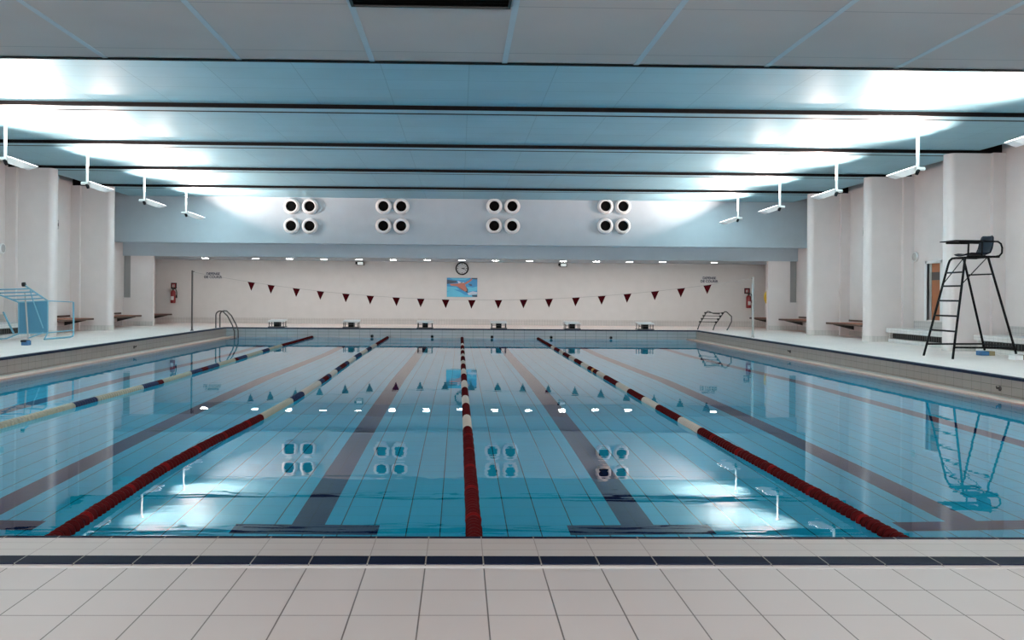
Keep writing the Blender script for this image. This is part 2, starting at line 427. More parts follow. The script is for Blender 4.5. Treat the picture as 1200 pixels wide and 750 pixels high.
# ------------------------------------------------------------------ hanging uplights
LAMP_W = 400.0; LAMP_SPREAD = 158.0; LAMP_AIM = -30.0
def make_uplight():
    # built for the right side: pool lies towards -X
    t = thing('ceiling_uplight', 'x', 'lamp', group='white uplights hanging over the pool sides')
    b = MB(); b.tube([(0,0,0.02),(0,0,0.74)], 0.030, 'white_paint', 12); b.tube([(0,0,0.715),(0,0,0.74)], 0.06, 'white_paint', 16); b.build('rod', parent=t)
    b = MB(); b.tube([(-0.06,0,0),(0.13,0,0.0)], 0.038, 'white_paint', 12); b.build('cross_arm', parent=t)
    b = MB(); b.lathe([(0,0.0),(0,0.045),(0.10,0.03),(0.10,0.0)], (0.0,0,-0.02), (-0.3,0,-1), 'dark_plastic', 14); b.build('joint', parent=t)
    # tapering flat housing that slopes down towards the pool
    tl = math.radians(19); R4 = Matrix.Translation((-0.05,0,0.03)) @ Matrix.Rotation(-tl, 4, 'Y')
    h = MB()
    outline = [(0.0,0.09),(-0.10,0.16),(-0.25,0.18),(-0.42,0.17),(-0.56,0.10),(-0.60,0.0)]
    outline = outline + [(x_,-y_) for x_, y_ in outline[-2::-1]]
    no = len(outline)
    top = [tuple(R4 @ Vector((x_,y_,0.02))) for x_, y_ in outline]
    bot = [tuple(R4 @ Vector((x_*0.86-0.02,y_*0.72,(-0.105 if -0.45 < x_ < -0.05 else -0.035)))) for x_, y_ in outline]
    h.add(top+bot, [(q,(q+1)%no,no+(q+1)%no,no+q) for q in range(no)], 'white_paint')
    h.add(bot, [tuple(range(no))], 'white_paint'); h.build('housing', parent=t)
    g = MB(); g.add([tuple(R4 @ Vector((x_*0.97-0.01,y_*0.95,0.024))) for x_, y_ in outline], [tuple(range(no))[::-1]], 'lamp_lens'); g.build('lamp_glass', parent=t)
    ld = bpy.data.lights.new('lamp_beam', 'AREA'); ld.shape = 'RECTANGLE'; ld.size = 0.40; ld.size_y = 0.24; ld.energy = LAMP_W; ld.spread = math.radians(LAMP_SPREAD); ld.color = (1.0, 0.79, 0.71)
    lo_ = bpy.data.objects.new('lamp_beam', ld); COL.objects.link(lo_); lo_.parent = t
    # aimed up at the ceiling and in over the pool (-X): light shines along its local -Z
    lo_.location = R4 @ Vector((-0.30, 0, 0.06)); lo_.rotation_euler = (0, PI + math.radians(LAMP_AIM), 0)
    return t
up = make_uplight(); first = True
LY = [5.2, 8.8, 12.42, 16.0, 19.58, 23.15]
ordn = ['', 'nearest', 'second', 'third', 'fourth', 'fifth']
where = {12.42: 'third from the end wall', 16.0: '', }
names_l = {5.2: 'white uplight on the left row, above the low ceiling edge', 8.8: 'white uplight on the left row, before the first left beam',
  12.42: 'white hanging uplight cut by the left edge of the photo', 16.0: 'white hanging uplight on the left, between second and third beams above the blue frame',
  19.58: 'white hanging uplight on the left, third from the left edge, before the last beam', 23.15: 'white hanging uplight nearest the left end of the far upper wall'}
names_r = {5.2: 'white uplight on the right row, above the low ceiling edge', 8.8: 'white glowing uplight cut by the right edge of the photo',
  12.42: 'large white uplight hanging above and left of the black lifeguard chair', 16.0: 'white uplight on the right, above the pillar left of the orange door',
  19.58: 'white uplight on the right, second from the far upper wall', 23.15: 'white uplight nearest the right end of the far upper wall'}
for y in LY:
    for s in (1, -1):
        lab = names_r[y] if s > 0 else names_l[y]
        loc = (s*8.8, y, 4.0)
        if first: up.location = loc; up['label'] = lab; first = False
        else: dup(up, loc, lab, 0 if s > 0 else PI)

# ------------------------------------------------------------------ air nozzles
def make_nozzle():
    t = thing('air_vent', 'x', 'vent', group='round air nozzles on the far upper wall')
    b = MB(); b.lathe([(0.0,0.27),(0.05,0.275),(0.13,0.25),(0.165,0.205),(0.16,0.180),(0.10,0.17),(0.01,0.17)], (0,0,0), (0,-1,0), 'white_plastic', 32); b.build('collar', parent=t)
    b = MB(); b.lathe([(0.11,0.168),(0.02,0.168)], (0,0,0), (0,-1,0), 'nozzle_dark', 32); b.disc((0,-0.10,0), (0,-1,0), 0.172, 'nozzle_dark', 32); b.build('opening', parent=t)
    return t
nz = make_nozzle(); first = True
cl = [('leftmost', -5.82, -5.20, 4.43, 3.765), ('second', -2.715, -2.11, 4.46, 3.795), ('third', 1.04, 1.65, 4.50, 3.83), ('rightmost', 4.83, 5.43, 4.535, 3.867)]
for nm, xa, xb, za, zb in cl:
    for vn, z in (('upper', za), ('lower', zb)):
        for hn, x in (('left', xa), ('right', xb)):
            lab = f'white ringed black air nozzle, {vn} {hn} of the {nm} four on the far upper wall'
            if first: nz.location = (x, L, z); nz['label'] = lab; first = False
            else: dup(nz, (x, L, z), lab)

# ------------------------------------------------------------------ alcove downlights
t0 = thing('downlight', 'x', 'lamp', (0,0,0), group='downlights in the alcove soffit')
b = MB(); b.lathe([(0.0,0.155),(0.012,0.15),(0.012,0.125)], (0,0,0), (0,0,-1), 'white_paint', 20); b.build('trim_ring', parent=t0)
b = MB(); b.disc((0,0,-0.010), (0,0,-1), 0.128, 'down_lens', 20); b.build('lens', parent=t0)
dl = [-9.38, -7.55, -6.32, -5.07, -3.80, -2.55, -1.30, -0.05, 1.19, 2.44, 3.68, 4.90, 6.12, 7.34, 9.25]
on = ['leftmost', 'second', 'third', 'fourth', 'fifth', 'sixth', 'seventh', 'middle, eighth', 'ninth', 'tenth', 'eleventh', 'twelfth', 'thirteenth', 'fourteenth', 'rightmost']
for i, x in enumerate(dl):
    lab = f'small round lit downlight in the alcove soffit, {on[i]} ' + ('above the clock' if i == 7 else ('of the row' if i in (0, 14) else 'from left'))
    if i == 0: t0.location = (x, 27.2, 2.75); t0['label'] = lab
    else: dup(t0, (x, 27.2, 2.75), lab)

# emergency floodlights under the soffit
def emergency(x, z, lab):
    t = thing('emergency_light', lab, 'lamp', (x, 28.8, z), group='emergency lights on the back wall')
    b = MB(); b.box((-0.13,-0.05,-0.075),(0.13,0.20,0.075), 'steel_dull'); b.build('housing', parent=t, bevel=0.01)
    b = MB(); b.box((-0.105,-0.058,-0.055),(0.105,-0.05,0.055), 'em_lens'); b.build('lens', parent=t)
    b = MB(); b.box((-0.19,0.0,-0.03),(-0.13,0.06,0.07), 'dark_plastic'); b.build('mounting_bracket', parent=t)
emergency(-3.93, 2.655, 'small rectangular emergency light on the back wall, left of the clock')
emergency(3.88, 2.66, 'small rectangular emergency light on the back wall, right of the clock')

# ------------------------------------------------------------------ clock and poster
t = thing('wall_clock', 'round white wall clock with thick black rim above the swimmer poster', 'clock', (-0.026, BACK, 2.50))
b = MB(); b.lathe([(0.0,0.255),(0.05,0.255),(0.06,0.245),(0.06,0.205),(0.035,0.205)], (0,0,0), (0,-1,0), 'dark_plastic', 36); b.build('rim', parent=t)
dd = MB(); dd.disc((0,-0.036,0),(0,-1,0),0.207,'dial',36); dial = dd.build('dial', parent=t)
b = MB()
for q in range(12):
    a = PI/6*q; r0 = 0.15
    Mx = Matrix.Rotation(a, 4, 'Y'); wdt = 0.013 if q % 3 == 0 else 0.007
    b.box((-wdt,-0.040,r0), (wdt,-0.037,0.19), 'dark_plastic', Mx)
b.build('hour_marks', parent=dial)
b = MB(); b.box((-0.012,-0.046,-0.02),(0.012,-0.043,0.11),'dark_plastic', Matrix.Rotation(math.radians(80),4,'Y')); b.build('hour_hand', parent=t)
b = MB(); b.box((-0.008,-0.050,-0.03),(0.008,-0.047,0.16),'dark_plastic', Matrix.Rotation(math.radians(112),4,'Y')); b.build('minute_hand', parent=t)

# swimmer poster: printed panel, picture shapes in its own thin print layers
t = thing('poster', 'blue poster of a swimmer diving with arms stretched, on the back wall under the clock', 'poster', (-0.02, BACK-0.003, 1.77))
b = MB(); b.box((-0.59,-0.025,-0.37),(0.59,0,0.37),'p_blue'); b.build('mounting_board', parent=t)
pr = MB(); dep = [-0.026]
def shape(pts, m):
    dep[0] -= 0.0004
    pr.quad([((x_-0.5)*1.18, dep[0], (0.5-y_)*0.74) for x_, y_ in pts][::1], m)
shape([(0,0.75),(0.2,0.6),(0.45,0.75),(0.6,0.9),(1,0.85),(1,1),(0,1)], 'p_cyan')
shape([(0.1,0.0),(0.5,0.02),(0.75,0.0),(0.6,0.12),(0.2,0.1)], 'p_cyan')
shape([(0,0.45),(0.3,0.48),(0.42,0.62),(0.2,0.62),(0,0.72)], 'p_cyan')
shape([(0.60,0.45),(0.85,0.5),(1,0.44),(1,0.66),(0.7,0.72)], 'p_cyan')
shape([(0,0.1),(0.3,0.16),(0.36,0.24),(0.15,0.3),(0,0.33)], 'p_dark')
shape([(0.8,0.0),(1,0.0),(1,0.08),(0.82,0.06)], 'p_dark')
shape([(0.70,0.33),(0.8,0.32),(0.84,0.42),(0.76,0.42)], 'p_dark')
shape([(0.35,0.15),(0.5,0.24),(0.56,0.22),(0.57,0.32),(0.38,0.3)], 'p_foam')
shape([(0.67,0.80),(0.85,0.70),(1,0.74),(0.98,0.86),(0.72,0.90)], 'p_foam')
shape([(0.33,0.42),(0.5,0.62),(0.68,0.8),(0.70,0.62),(0.6,0.38)], 'p_dark')
shape([(0.09,0.33),(0.35,0.30),(0.58,0.26),(0.62,0.44),(0.66,0.66),(0.60,0.72),(0.45,0.58),(0.33,0.44),(0.14,0.41)], 'p_skin')
shape([(0.33,0.44),(0.42,0.50),(0.56,0.64),(0.60,0.72),(0.48,0.62)], 'p_skin2')
shape([(0.57,0.30),(0.64,0.20),(0.72,0.15),(0.81,0.01),(0.83,0.10),(0.74,0.22),(0.62,0.34)], 'p_skin')
shape([(0.43,0.27),(0.48,0.23),(0.52,0.27)], 'p_dark')
shape([(0.82,0.90),(1,0.88),(1,1.0),(0.84,0.98)], 'p_dark')
pr.build('print', parent=t)

# ------------------------------------------------------------------ lettered signs
def letters(txt, size, parent, y, x, z, name='lettering'):
    cu = bpy.data.curves.new(name, 'FONT'); cu.body = txt; cu.size = size; cu.align_x = 'CENTER'; cu.align_y = 'CENTER'
    cu.extrude = 0.002; cu.offset = 0.004
    tmp = bpy.data.objects.new(name, cu); COL.objects.link(tmp)
    bpy.context.view_layer.update()
    me = bpy.data.meshes.new_from_object(tmp.evaluated_get(bpy.context.evaluated_depsgraph_get()))
    bpy.data.objects.remove(tmp)
    me.materials.clear(); me.materials.append(M['sign_ink'])
    o = bpy.data.objects.new(name, me); COL.objects.link(o); o.parent = parent
    o.location = (x, y, z); o.rotation_euler = (PI/2, 0, 0)
    return o
for x, z, lab in ((-9.60, 2.15, 'small white sign with two navy lines, left part of the back wall'), (9.60, 2.14, 'small white sign with two dark lines behind the last red pennant')):
    t = thing('wall_sign', lab, 'sign', (x, BACK-0.002, z))
    b = MB(); b.box((-0.30,-0.01,-0.15),(0.30,0,0.15),'sign_white'); b.build('plate', parent=t)
    letters('DEFENSE', 0.13, t, -0.013, 0, 0.062); letters('DE COURIR', 0.13, t, -0.013, 0, -0.062)

# ------------------------------------------------------------------ fire extinguishers
def extinguisher(x, z, lab, slab):
    t = thing('fire_extinguisher', lab, 'fire extinguisher', (x, 28.86, z))
    b = MB(); b.lathe([(0,0.0),(0,0.085),(0.02,0.095),(0.42,0.095),(0.47,0.075),(0.50,0.03),(0.50,0.0)], (0,0,0), (0,0,1), 'ext_red', 20); b.build('cylinder', parent=t)
    b = MB(); b.box((-0.055,-0.098,0.12),(0.055,-0.09,0.26),'sign_white'); b.build('data_plate', parent=t, bevel=0.01)
    b = MB(); b.tube([(0,0,0.49),(0,0,0.55)],0.03,'dark_plastic'); b.box((-0.02,-0.12,0.54),(0.02,0.05,0.57),'dark_plastic'); b.box((-0.018,-0.13,0.59),(0.018,0.03,0.605),'dark_plastic'); b.build('valve_head', parent=t)
    b = MB(); b.tube([(0.02,0,0.55),(0.10,0,0.54),(0.135,0,0.44),(0.14,0,0.33),(0.13,0,0.24)],0.017,'dark_plastic'); b.tube([(0.13,0,0.32),(0.128,0,0.2)],[0.022,0.034],'dark_plastic'); b.build('hose', parent=t)
    b = MB(); b.box((-0.03,0.09,0.05),(0.03,0.14,0.45),'dark_plastic'); b.build('wall_mount', parent=t)
    p = thing('extinguisher_sign', slab, 'sign', (x-0.02, BACK, z+0.66))
    b = MB(); b.box((-0.11,-0.012,-0.10),(0.11,0,0.12),'dark_plastic'); b.build('plate', parent=p, bevel=0.01)
    b = MB(); b.box((-0.075,-0.016,-0.07),(0.075,-0.012,0.09),'ext_red'); b.build('panel', parent=p)
    b = MB(); b.box((-0.045,-0.019,-0.05),(-0.015,-0.016,0.05),'sign_white'); b.box((0.01,-0.019,-0.05),(0.03,-0.016,0.06),'sign_white'); b.build('pictogram', parent=p)
extinguisher(-11.08, 1.08, 'red fire extinguisher on the back wall in the left corner of the alcove', 'small dark and red sign above the left fire extinguisher')
extinguisher(11.11, 1.05, 'red fire extinguisher on the back wall beside the right flag pole', 'small dark and red sign above the right fire extinguisher')

# yellow life ring
t = thing('life_ring', 'yellow life ring hung behind the right alcove pier, its edge showing', 'life ring', (11.055, 26.03, 1.47))
b = MB(); b.tube([(0.30*math.cos(2*PI*q/32),0,0.30*math.sin(2*PI*q/32)) for q in range(33)], 0.065, 'yellow', 12, caps=False); b.build('ring', parent=t)
b = MB()
for q in range(4):
    a = PI/4+PI/2*q; c = Vector((0.30*math.cos(a),0,0.30*math.sin(a)))
    tx = Vector((-math.sin(a),0,math.cos(a)))
    b.tube([c-tx*0.03, c+tx*0.03], 0.069, 'white_plastic', 12)
b.build('straps', parent=t)
b = MB(); b.box((-0.03,-0.072,0.20),(0.03,0.0,0.235),'steel_dull'); b.build('mounting_hook', parent=t)

# ------------------------------------------------------------------ small wall fittings
def small_round(x, y, z, nx, lab, r=0.13):
    t = thing('wall_speaker', lab, 'speaker', (x, y, z))
    b = MB(); b.lathe([(0.012,r),(0.05,r*0.95),(0.055,r*0.8)], (0,0,0), (nx,0,0), 'white_plastic', 20); b.build('body', parent=t)
    b = MB(); b.lathe([(0,r*0.7),(0.014,r*0.7)], (0,0,0), (nx,0,0), 'cord', 16); b.build('mount_plate', parent=t)
    b = MB(); b.disc((nx*0.055,0,0),(nx,0,0),r*0.82,'cord',20); b.build('grille', parent=t)
small_round(WX, 18.0, 2.56, -1, 'small round white speaker on the right wall, above left of the orange door')
small_round(-WX, 17.95, 2.57, 1, 'small round pale speaker high on the left wall at the photo edge')
for x, y, nx, lab in ((WX, 20.76, -1, 'small grey box high on the right wall between two pillars'), (-WX, 20.86, 1, 'small grey box high on the left wall between two pillars')):
    t = thing('wall_sensor', lab, 'sensor', (x, y, 3.43))
    b = MB(); b.box((nx*0.012,-0.09,-0.13),(nx*0.06,0.09,0.13),'cord'); b.build('body', parent=t, bevel=0.01)
    b = MB(); b.box((0,-0.06,-0.09),(nx*0.012,0.06,0.09),'steel_dull'); b.build('mount_plate', parent=t)
    b = MB(); b.box((nx*0.06,-0.05,-0.06),(nx*0.068,0.05,0.03),'steel_dull'); b.build('lens', parent=t)
wi = 0
for x, nm in ((-3.076, 'left of the second lane rope'), (-1.035, 'left of the middle lane rope'), (0.998, 'right of the middle lane rope'), (3.02, 'right of the right lane rope'), (5.066, 'below the fifth starting block')):
    t = thing('water_inlet', f'small dark inlet on the far pool wall, {nm}', 'inlet', (x, L, 0.055), group='inlets on the far pool wall')
    b = MB(); b.lathe([(0,0.055),(0.02,0.05),(0.025,0.03)], (0,0,0), (0,-1,0), 'steel_dull', 14); b.build('flange', parent=t)
    b = MB(); b.disc((0,-0.022,0),(0,-1,0),0.034,'nozzle_dark',14); b.build('opening', parent=t)
for x, y, z, lab in ((-PX, 16.82, 0.15, 'small dark rope hook on the left pool wall'), (PX, 16.72, 0.15, 'small dark rope hook on the right pool wall near the pillars'), (PX, 8.6, 0.13, 'round dark rope hook on the right pool wall near the photo edge')):
    s = -1 if x > 0 else 1
    t = thing('rope_hook', lab, 'hook', (x, y, z))
    b = MB(); b.lathe([(0,0.04),(0.015,0.035),(0.02,0.0)], (0,0,0), (s,0,0), 'steel_dull', 14); b.build('plate', parent=t)
    b = MB(); b.tube([(s*0.015,0,0.01),(s*0.05,0,0.0),(s*0.055,0,0.035)],0.010,'bracket'); b.build('hook', parent=t)

# ------------------------------------------------------------------ door behind the right wall
d = MB()
d.box((WX+0.07,DY0-0.05,DZ0-0.05),(WX+0.11,DY1+0.05,DZ1+0.05),'door')
do = d.build('door_1', **ST)
b = MB(); b.box((WX+0.062,DY0+0.02,DZ1-0.42),(WX+0.07,DY1-0.02,DZ1-0.22),'door_dark'); b.build('plate', parent=do)
b = MB()
b.box((WX-0.02,DY0-0.10,DZ0-0.02),(WX+0.05,DY0,DZ1+0.07),'white_plastic'); b.box((WX-0.02,DY1,DZ0-0.02),(WX+0.05,DY1+0.10,DZ1+0.07),'white_plastic')
b.box((WX-0.02,DY0-0.10,DZ1),(WX+0.05,DY1+0.10,DZ1+0.07),'white_plastic')
b.build('frame', parent=do)
b = MB(); b.box((WX+0.055,DY1-0.09,DZ0),(WX+0.07,DY1,DZ1),'niche'); b.build('jamb_strip', parent=do)

# ------------------------------------------------------------------ benches
def wooden_bench(s, y0, y1, z, lab):
    t = thing('wooden_bench', lab, 'bench', (s*WX, y0, z), group='wooden wall benches between the pillars')
    ln = y1-y0
    b = MB(); b.box((-s*0.73,0,-0.035),(-s*0.30,ln,0),'wood'); b.box((-s*0.26,0,-0.035),(-s*0.03,ln,0),'wood'); b.box((-s*0.745,0,-0.055),(-s*0.73,ln,0.0),'wood_edge'); b.build('seat', parent=t, bevel=0.005)
    b = MB(); b.box((0,0.55,0.03),(-s*0.04,ln,0.085),'wood_edge'); b.build('back_rail', parent=t)
    for f in (0.10, 0.90):
        b = MB(); yy = ln*f
        b.add([(0,yy-0.02,-0.036),(-s*0.68,yy-0.02,-0.036),(-s*0.62,yy-0.02,-0.07),(0,yy-0.02,-0.22),(0,yy+0.02,-0.036),(-s*0.68,yy+0.02,-0.036),(-s*0.62,yy+0.02,-0.07),(0,yy+0.02,-0.22)],
              [(0,1,2,3),(7,6,5,4),(0,4,5,1),(1,5,6,2),(2,6,7,3),(3,7,4,0)], 'bracket'); b.build('bracket', parent=t)
wooden_bench(-1, 19.0, 21.75, 0.70, 'brown wooden wall bench behind the blue tipped frame on the left')
wooden_bench(-1, 23.2, 25.6, 0.70, 'brown wooden wall bench on the left between last pillar and pier')
wooden_bench(-1, 26.6, 28.7, 0.68, 'short brown bench inside the alcove under the left fire extinguisher')
wooden_bench(1, 19.3, 21.75, 0.73, 'brown wooden wall bench on the right between the two white pillars')
wooden_bench(1, 23.2, 25.6, 0.73, 'brown wooden wall bench on the right beside the alcove pier')
wooden_bench(1, 26.6, 28.6, 0.70, 'short brown bench inside the alcove near the yellow life ring')

def tiled_bench(s, y0, y1, lab):
    t = thing('tiled_bench', lab, 'bench', (s*(WX-0.015), y0, DZ+0.001), group='tiled benches between the near pillars')
    ln = y1-y0; zt = 0.37
    b = MB(); b.box((0,0,zt-0.11),(-s*0.78,ln,zt),'bench_tile'); b.build('seat', parent=t, bevel=0.006)
    b = MB(); b.box((0,0,zt),(-s*0.05,ln,zt+0.2),'bench_back'); b.build('backsplash', parent=t)
    b = MB(); b.box((0,0.0,0.0),(-s*0.72,ln,0.10),'bench_tile'); b.build('plinth', parent=t)
    b = MB(); b.box((0,0.05,0.11),(-s*0.62,ln-0.05,zt-0.11),'dark_grille')
    for q in range(30):
        yy = 0.1+(ln-0.2)*q/29; b.box((-s*0.62,yy-0.012,0.12),(-s*0.625,yy+0.012,zt-0.14),'black')
    b.build('heater_grille', parent=t)
    b = MB(); b.box((0,0,0.11),(-s*0.70,0.05,zt-0.11),'bench_tile'); b.build('side_panel', parent=t)
    b = MB(); b.box((0,ln-0.05,0.11),(-s*0.70,ln,zt-0.11),'bench_tile'); b.build('side_panel', parent=t)
for s, y0, y1, lab in ((1, 14.85, 17.98, 'pale tiled bench on the right under the orange door'), (1, 11.1, 14.2, 'pale tiled bench on the right behind the black lifeguard chair'),
                      (-1, 14.85, 17.98, 'pale tiled bench on the left behind the blue tipped frame')):
    tiled_bench(s, y0, y1, lab)

# ------------------------------------------------------------------ starting blocks
def make_block():
    t = thing('starting_block', 'x', 'starting block', group='starting blocks at the far end')
    tp = MB(); tp.add([(-0.28,-0.02,0.185),(0.28,-0.02,0.185),(0.28,0.56,0.22),(-0.28,0.56,0.22),(-0.28,-0.02,0.225),(0.28,-0.02,0.225),(0.28,0.56,0.26),(-0.28,0.56,0.26)],
        [(0,3,2,1),(4,5,6,7),(0,1,5,4),(1,2,6,5),(2,3,7,6),(3,0,4,7)], 'white_plastic'); tp.build('platform', parent=t, bevel=0.01)
    b = MB(); b.box((-0.09,0.06,0.0),(0.09,0.44,0.188),'black'); b.build('pedestal', parent=t, bevel=0.01)
    b = MB(); b.box((-0.28,0.02,0.0),(0.28,0.50,0.025),'steel_dull'); b.build('base_plate', parent=t)
    for s in (-1,1):
        b = MB(); b.tube([(s*0.24,0.05,0.02),(s*0.24,0.05,0.19)],0.014,'steel_dull',8); b.build('support', parent=t)
        b = MB(); b.tube([(s*0.24,0.45,0.02),(s*0.24,0.45,0.21)],0.014,'steel_dull',8); b.build('support', parent=t)
    b = MB(); b.tube([(-0.24,0.03,0.18),(-0.24,-0.03,0.12),(0.24,-0.03,0.12),(0.24,0.03,0.18)],0.010,'steel_dull',8); b.build('grip_bar', parent=t)
    return t
bk = make_block()
bn = ['leftmost white starting block at the far end of the pool', 'white starting block second from the left', 'white starting block left of the middle lane rope under the poster', 'white starting block right of the middle lane rope', 'white starting block second from the right', 'rightmost white starting block, nearest the detached pool steps']
for i, x in enumerate(lanes):
    loc = (x-0.10+0.03*i, 25.12, DZ)
    if i == 0: bk.location = loc; bk['label'] = bn[0]
    else: dup(bk, loc, bn[i])

# ------------------------------------------------------------------ lane ropes
R1 = [(-5.0,0.05),(-5.0,3.0),(-5.06,5.28),(-5.03,7.29),(-4.95,9.68),(-4.99,13.46),(-5.04,16.77),(-5.09,19.92),(-5.08,24.95)]
R2 = [(-2.49,0.05),(-2.49,1.12),(-2.52,1.92),(-2.55,3.02),(-2.53,4.13),(-2.43,6.01),(-2.39,7.97),(-2.40,10.44),(-2.46,13.02),(-2.51,15.98),(-2.52,18.67),(-2.54,24.95)]
R3 = [(-0.02,0.05),(-0.02,4.28),(-0.03,11.0),(-0.03,15.0),(-0.02,24.95)]
R4 = [(2.53,0.05),(2.53,1.12),(2.52,3.18),(2.50,4.04),(2.49,8.44),(2.51,12.48),(2.52,18.64),(2.56,24.95)]
def xat(R, y):
    for (x0,y0),(x1,y1) in zip(R, R[1:]):
        if y <= y1:
            t_ = (y-y0)/(y1-y0); return x0+(x1-x0)*t_
    return R[-1][0]
PITCH = 0.072; RR = 0.052
def disc_profile(w_):
    # a ribbed float: two flanges with a waist
    return [(-0.46*w_, 0.012),(-0.46*w_,RR*0.72),(-0.30*w_,RR),(-0.12*w_,RR*0.97),(0.012,RR*0.50),(0.30*w_,RR*0.45),(0.38*w_,RR*0.70),(0.46*w_,RR*0.50),(0.46*w_,0.012)]
def lane_rope(R, segs, discs_until, disc_m, lab):
    t = thing('lane_rope', lab, 'lane rope', (0,0,0.0), group='lane ropes on the water')
    t.location = (R[0][0], R[0][1], 0.0); ox, oy = R[0]
    def loc(y): return Vector((xat(R,y)-ox, y-oy, 0.012))
    b = MB(); pts = [loc(0.05+0.5*q) for q in range(50)] + [loc(24.95)]; b.tube(pts, 0.010, 'cord', 6); b.build('cable', parent=t)
    y = 0.10
    if discs_until:
        # ribbed red discs: each one its own float
        d0 = {}
        for mm in disc_m:
            me_b = MB(); me_b.lathe(disc_profile(PITCH), (0,0,0), (0,1,0), mm, 20)
            o = me_b.build('float_disc', parent=t); d0[mm] = o
            o.hide_render = False
        proto = dict(d0); used = set(); k = 0
        while y < discs_until - 0.02:
            mm = disc_m[1] if (k*7919) % 11 == 3 else disc_m[0]
            p = loc(y+PITCH/2); p2 = loc(y+PITCH)
            o = proto[mm] if mm not in used else proto[mm].copy()
            if mm in used: COL.objects.link(o); o.parent = t
            used.add(mm)
            o.location = p; d = (p2-p)
            o.rotation_euler = (random.uniform(-.05,.05), 0, -math.atan2(d.x, d.y)+random.uniform(-.05,.05))
            o.scale = (1+random.uniform(-.04,.05),)*1 + (1.0, 1+random.uniform(-.04,.05))
            y += PITCH; k += 1
        y = discs_until
    for y1, mm in segs:
        b = MB(); yy = y
        n_ = max(1, round((y1-y)/PITCH)); st = (y1-y)/n_
        for q in range(n_):
            p = loc(yy+st/2); b.lathe(disc_profile(st), p, (0,1,0), mm, 12); yy += st
        b.build('float_section', parent=t); y = y1
    return t
C_, B_, R_ = 'cream_float', 'blue_float', 'red_float'
Yl = 'yellow_float'
lane_rope(R1, [(6.96,Yl),(7.6,B_),(9.13,Yl),(9.72,B_),(9.97,R_),(11.47,Yl),(12.12,B_),(12.52,R_),(13.29,B_),(14.62,Yl),(14.89,R_),(15.7,B_),(17.37,Yl),(18.18,B_),(19.92,Yl),(24.9,R_)], None, None, 'cream and blue lane rope nearest the left pool side')
lane_rope(R2, [(7.59,Yl),(8.37,B_),(9.91,C_),(10.3,B_),(10.8,R_),(11.13,B_),(12.02,C_),(12.7,B_),(13.5,R_),(14.06,B_),(15.42,C_),(16.0,B_),(16.68,B_),(18.03,C_),(19.11,B_),(20.56,C_),(24.9,R_)], 6.01, ('red_float','red_float2'), 'lane rope with near red discs and far blue floats, left of the middle rope')
lane_rope(R3, [(6.08,C_),(7.18,R_),(8.02,C_),(9.12,R_),(10.15,C_),(11.36,R_),(12.4,C_),(13.61,R_),(14.51,C_),(15.78,R_),(16.63,C_),(17.88,R_),(18.56,C_),(20.07,R_),(21.07,C_),(24.9,R_)], 5.18, ('red_float','red_float2'), 'middle lane rope of dark red and cream floats running straight away')
lane_rope(R4, [(5.96,C_),(7.08,R_),(7.93,C_),(8.97,R_),(9.93,C_),(11.16,R_),(11.98,C_),(12.4,R_),(12.65,'orange_float'),(13.13,R_),(14.07,C_),(15.16,R_),(16.08,C_),(17.28,R_),(18.11,C_),(19.32,R_),(20.14,C_),(24.9,R_)], 5.11, ('red_float','red_float2'), 'right lane rope of dark red and cream floats ending at the lower right')

# ------------------------------------------------------------------ backstroke flags
FLx, FLy, FRx, FRy = -8.25, 22.1, 8.26, 20.15
f_ = 999.6
def flag_pole(x, y, h, lab, m, r=0.028):
    t = thing('flag_pole', lab, 'pole', (x, y, DZ), group='poles holding the pennant line')
    b = MB(); b.tube([(0,0,0.0),(0,0,h)], r, m, 12); b.build('post', parent=t)
    b = MB(); b.lathe([(0,0.0),(0.0,0.05),(0.02,0.05),(0.03,r)], (0,0,0), (0,0,1), m, 14); b.build('foot_flange', parent=t)
    b = MB(); b.tube([(0,0,h-0.05),(-0.07 if x > 0 else 0.07,0,h-0.03)], 0.012, m, 8); b.build('line_hook', parent=t)
    return t
ztl, ztr = 2.13-DZ, 2.02-DZ
flag_pole(FLx, FLy, ztl+0.03, 'thin dark pole on the left deck edge holding the red pennant line', 'steel_dull', 0.026)
flag_pole(FRx, FRy, ztr+0.03, 'white pole on the right deck edge holding the red pennant line', 'cord', 0.032)
A = Vector((FLx+0.08, FLy, 2.10)); Bv = Vector((FRx-0.085, FRy, 2.00))
t = thing('pennant_line', 'sagging cord of dark red triangular pennants strung across the pool', 'bunting', tuple(A))
def cat(u):
    p = A.lerp(Bv, u); sag = 0.72*4*u*(1-u)
    p.z -= sag*(1.0); return p
b = MB(); b.tube([cat(q/60)-A for q in range(61)], 0.006, 'cord', 6); b.build('cord', parent=t)
PXS = [295,318,347,376,405,434,464,493.5,523,553.5,584,614,644,675,705,736,767,798,829]
for i, px_ in enumerate(PXS):
    # find the point of the cord seen in that direction
    best = min((q/400 for q in range(401)), key=lambda u: abs((559.5 + f_*((cat(u).x+.12)*math.cos(.0211)-(cat(u).y+4.03)*math.sin(.0211))/((cat(u).x+.12)*math.sin(.0211)+(cat(u).y+4.03)*math.cos(.0211))) - px_))
    p = cat(best)-A; b = MB()
    sl = (cat(min(1,best+.005))-cat(max(0,best-.005))).normalized()
    w_ = 0.115; h_ = 0.26
    a1 = p - sl*w_; a2 = p + sl*w_; a3 = p + Vector((random.uniform(-.015,.015), random.uniform(-.02,.02), -h_))
    off = Vector((0,0.004,0))
    b.add([a1-off,a2-off,a3-off,a1+off,a2+off,a3+off], [(0,2,1),(3,4,5),(0,1,4,3),(1,2,5,4),(2,0,3,5)], 'flag_red')
    b.build('pennant', parent=t)

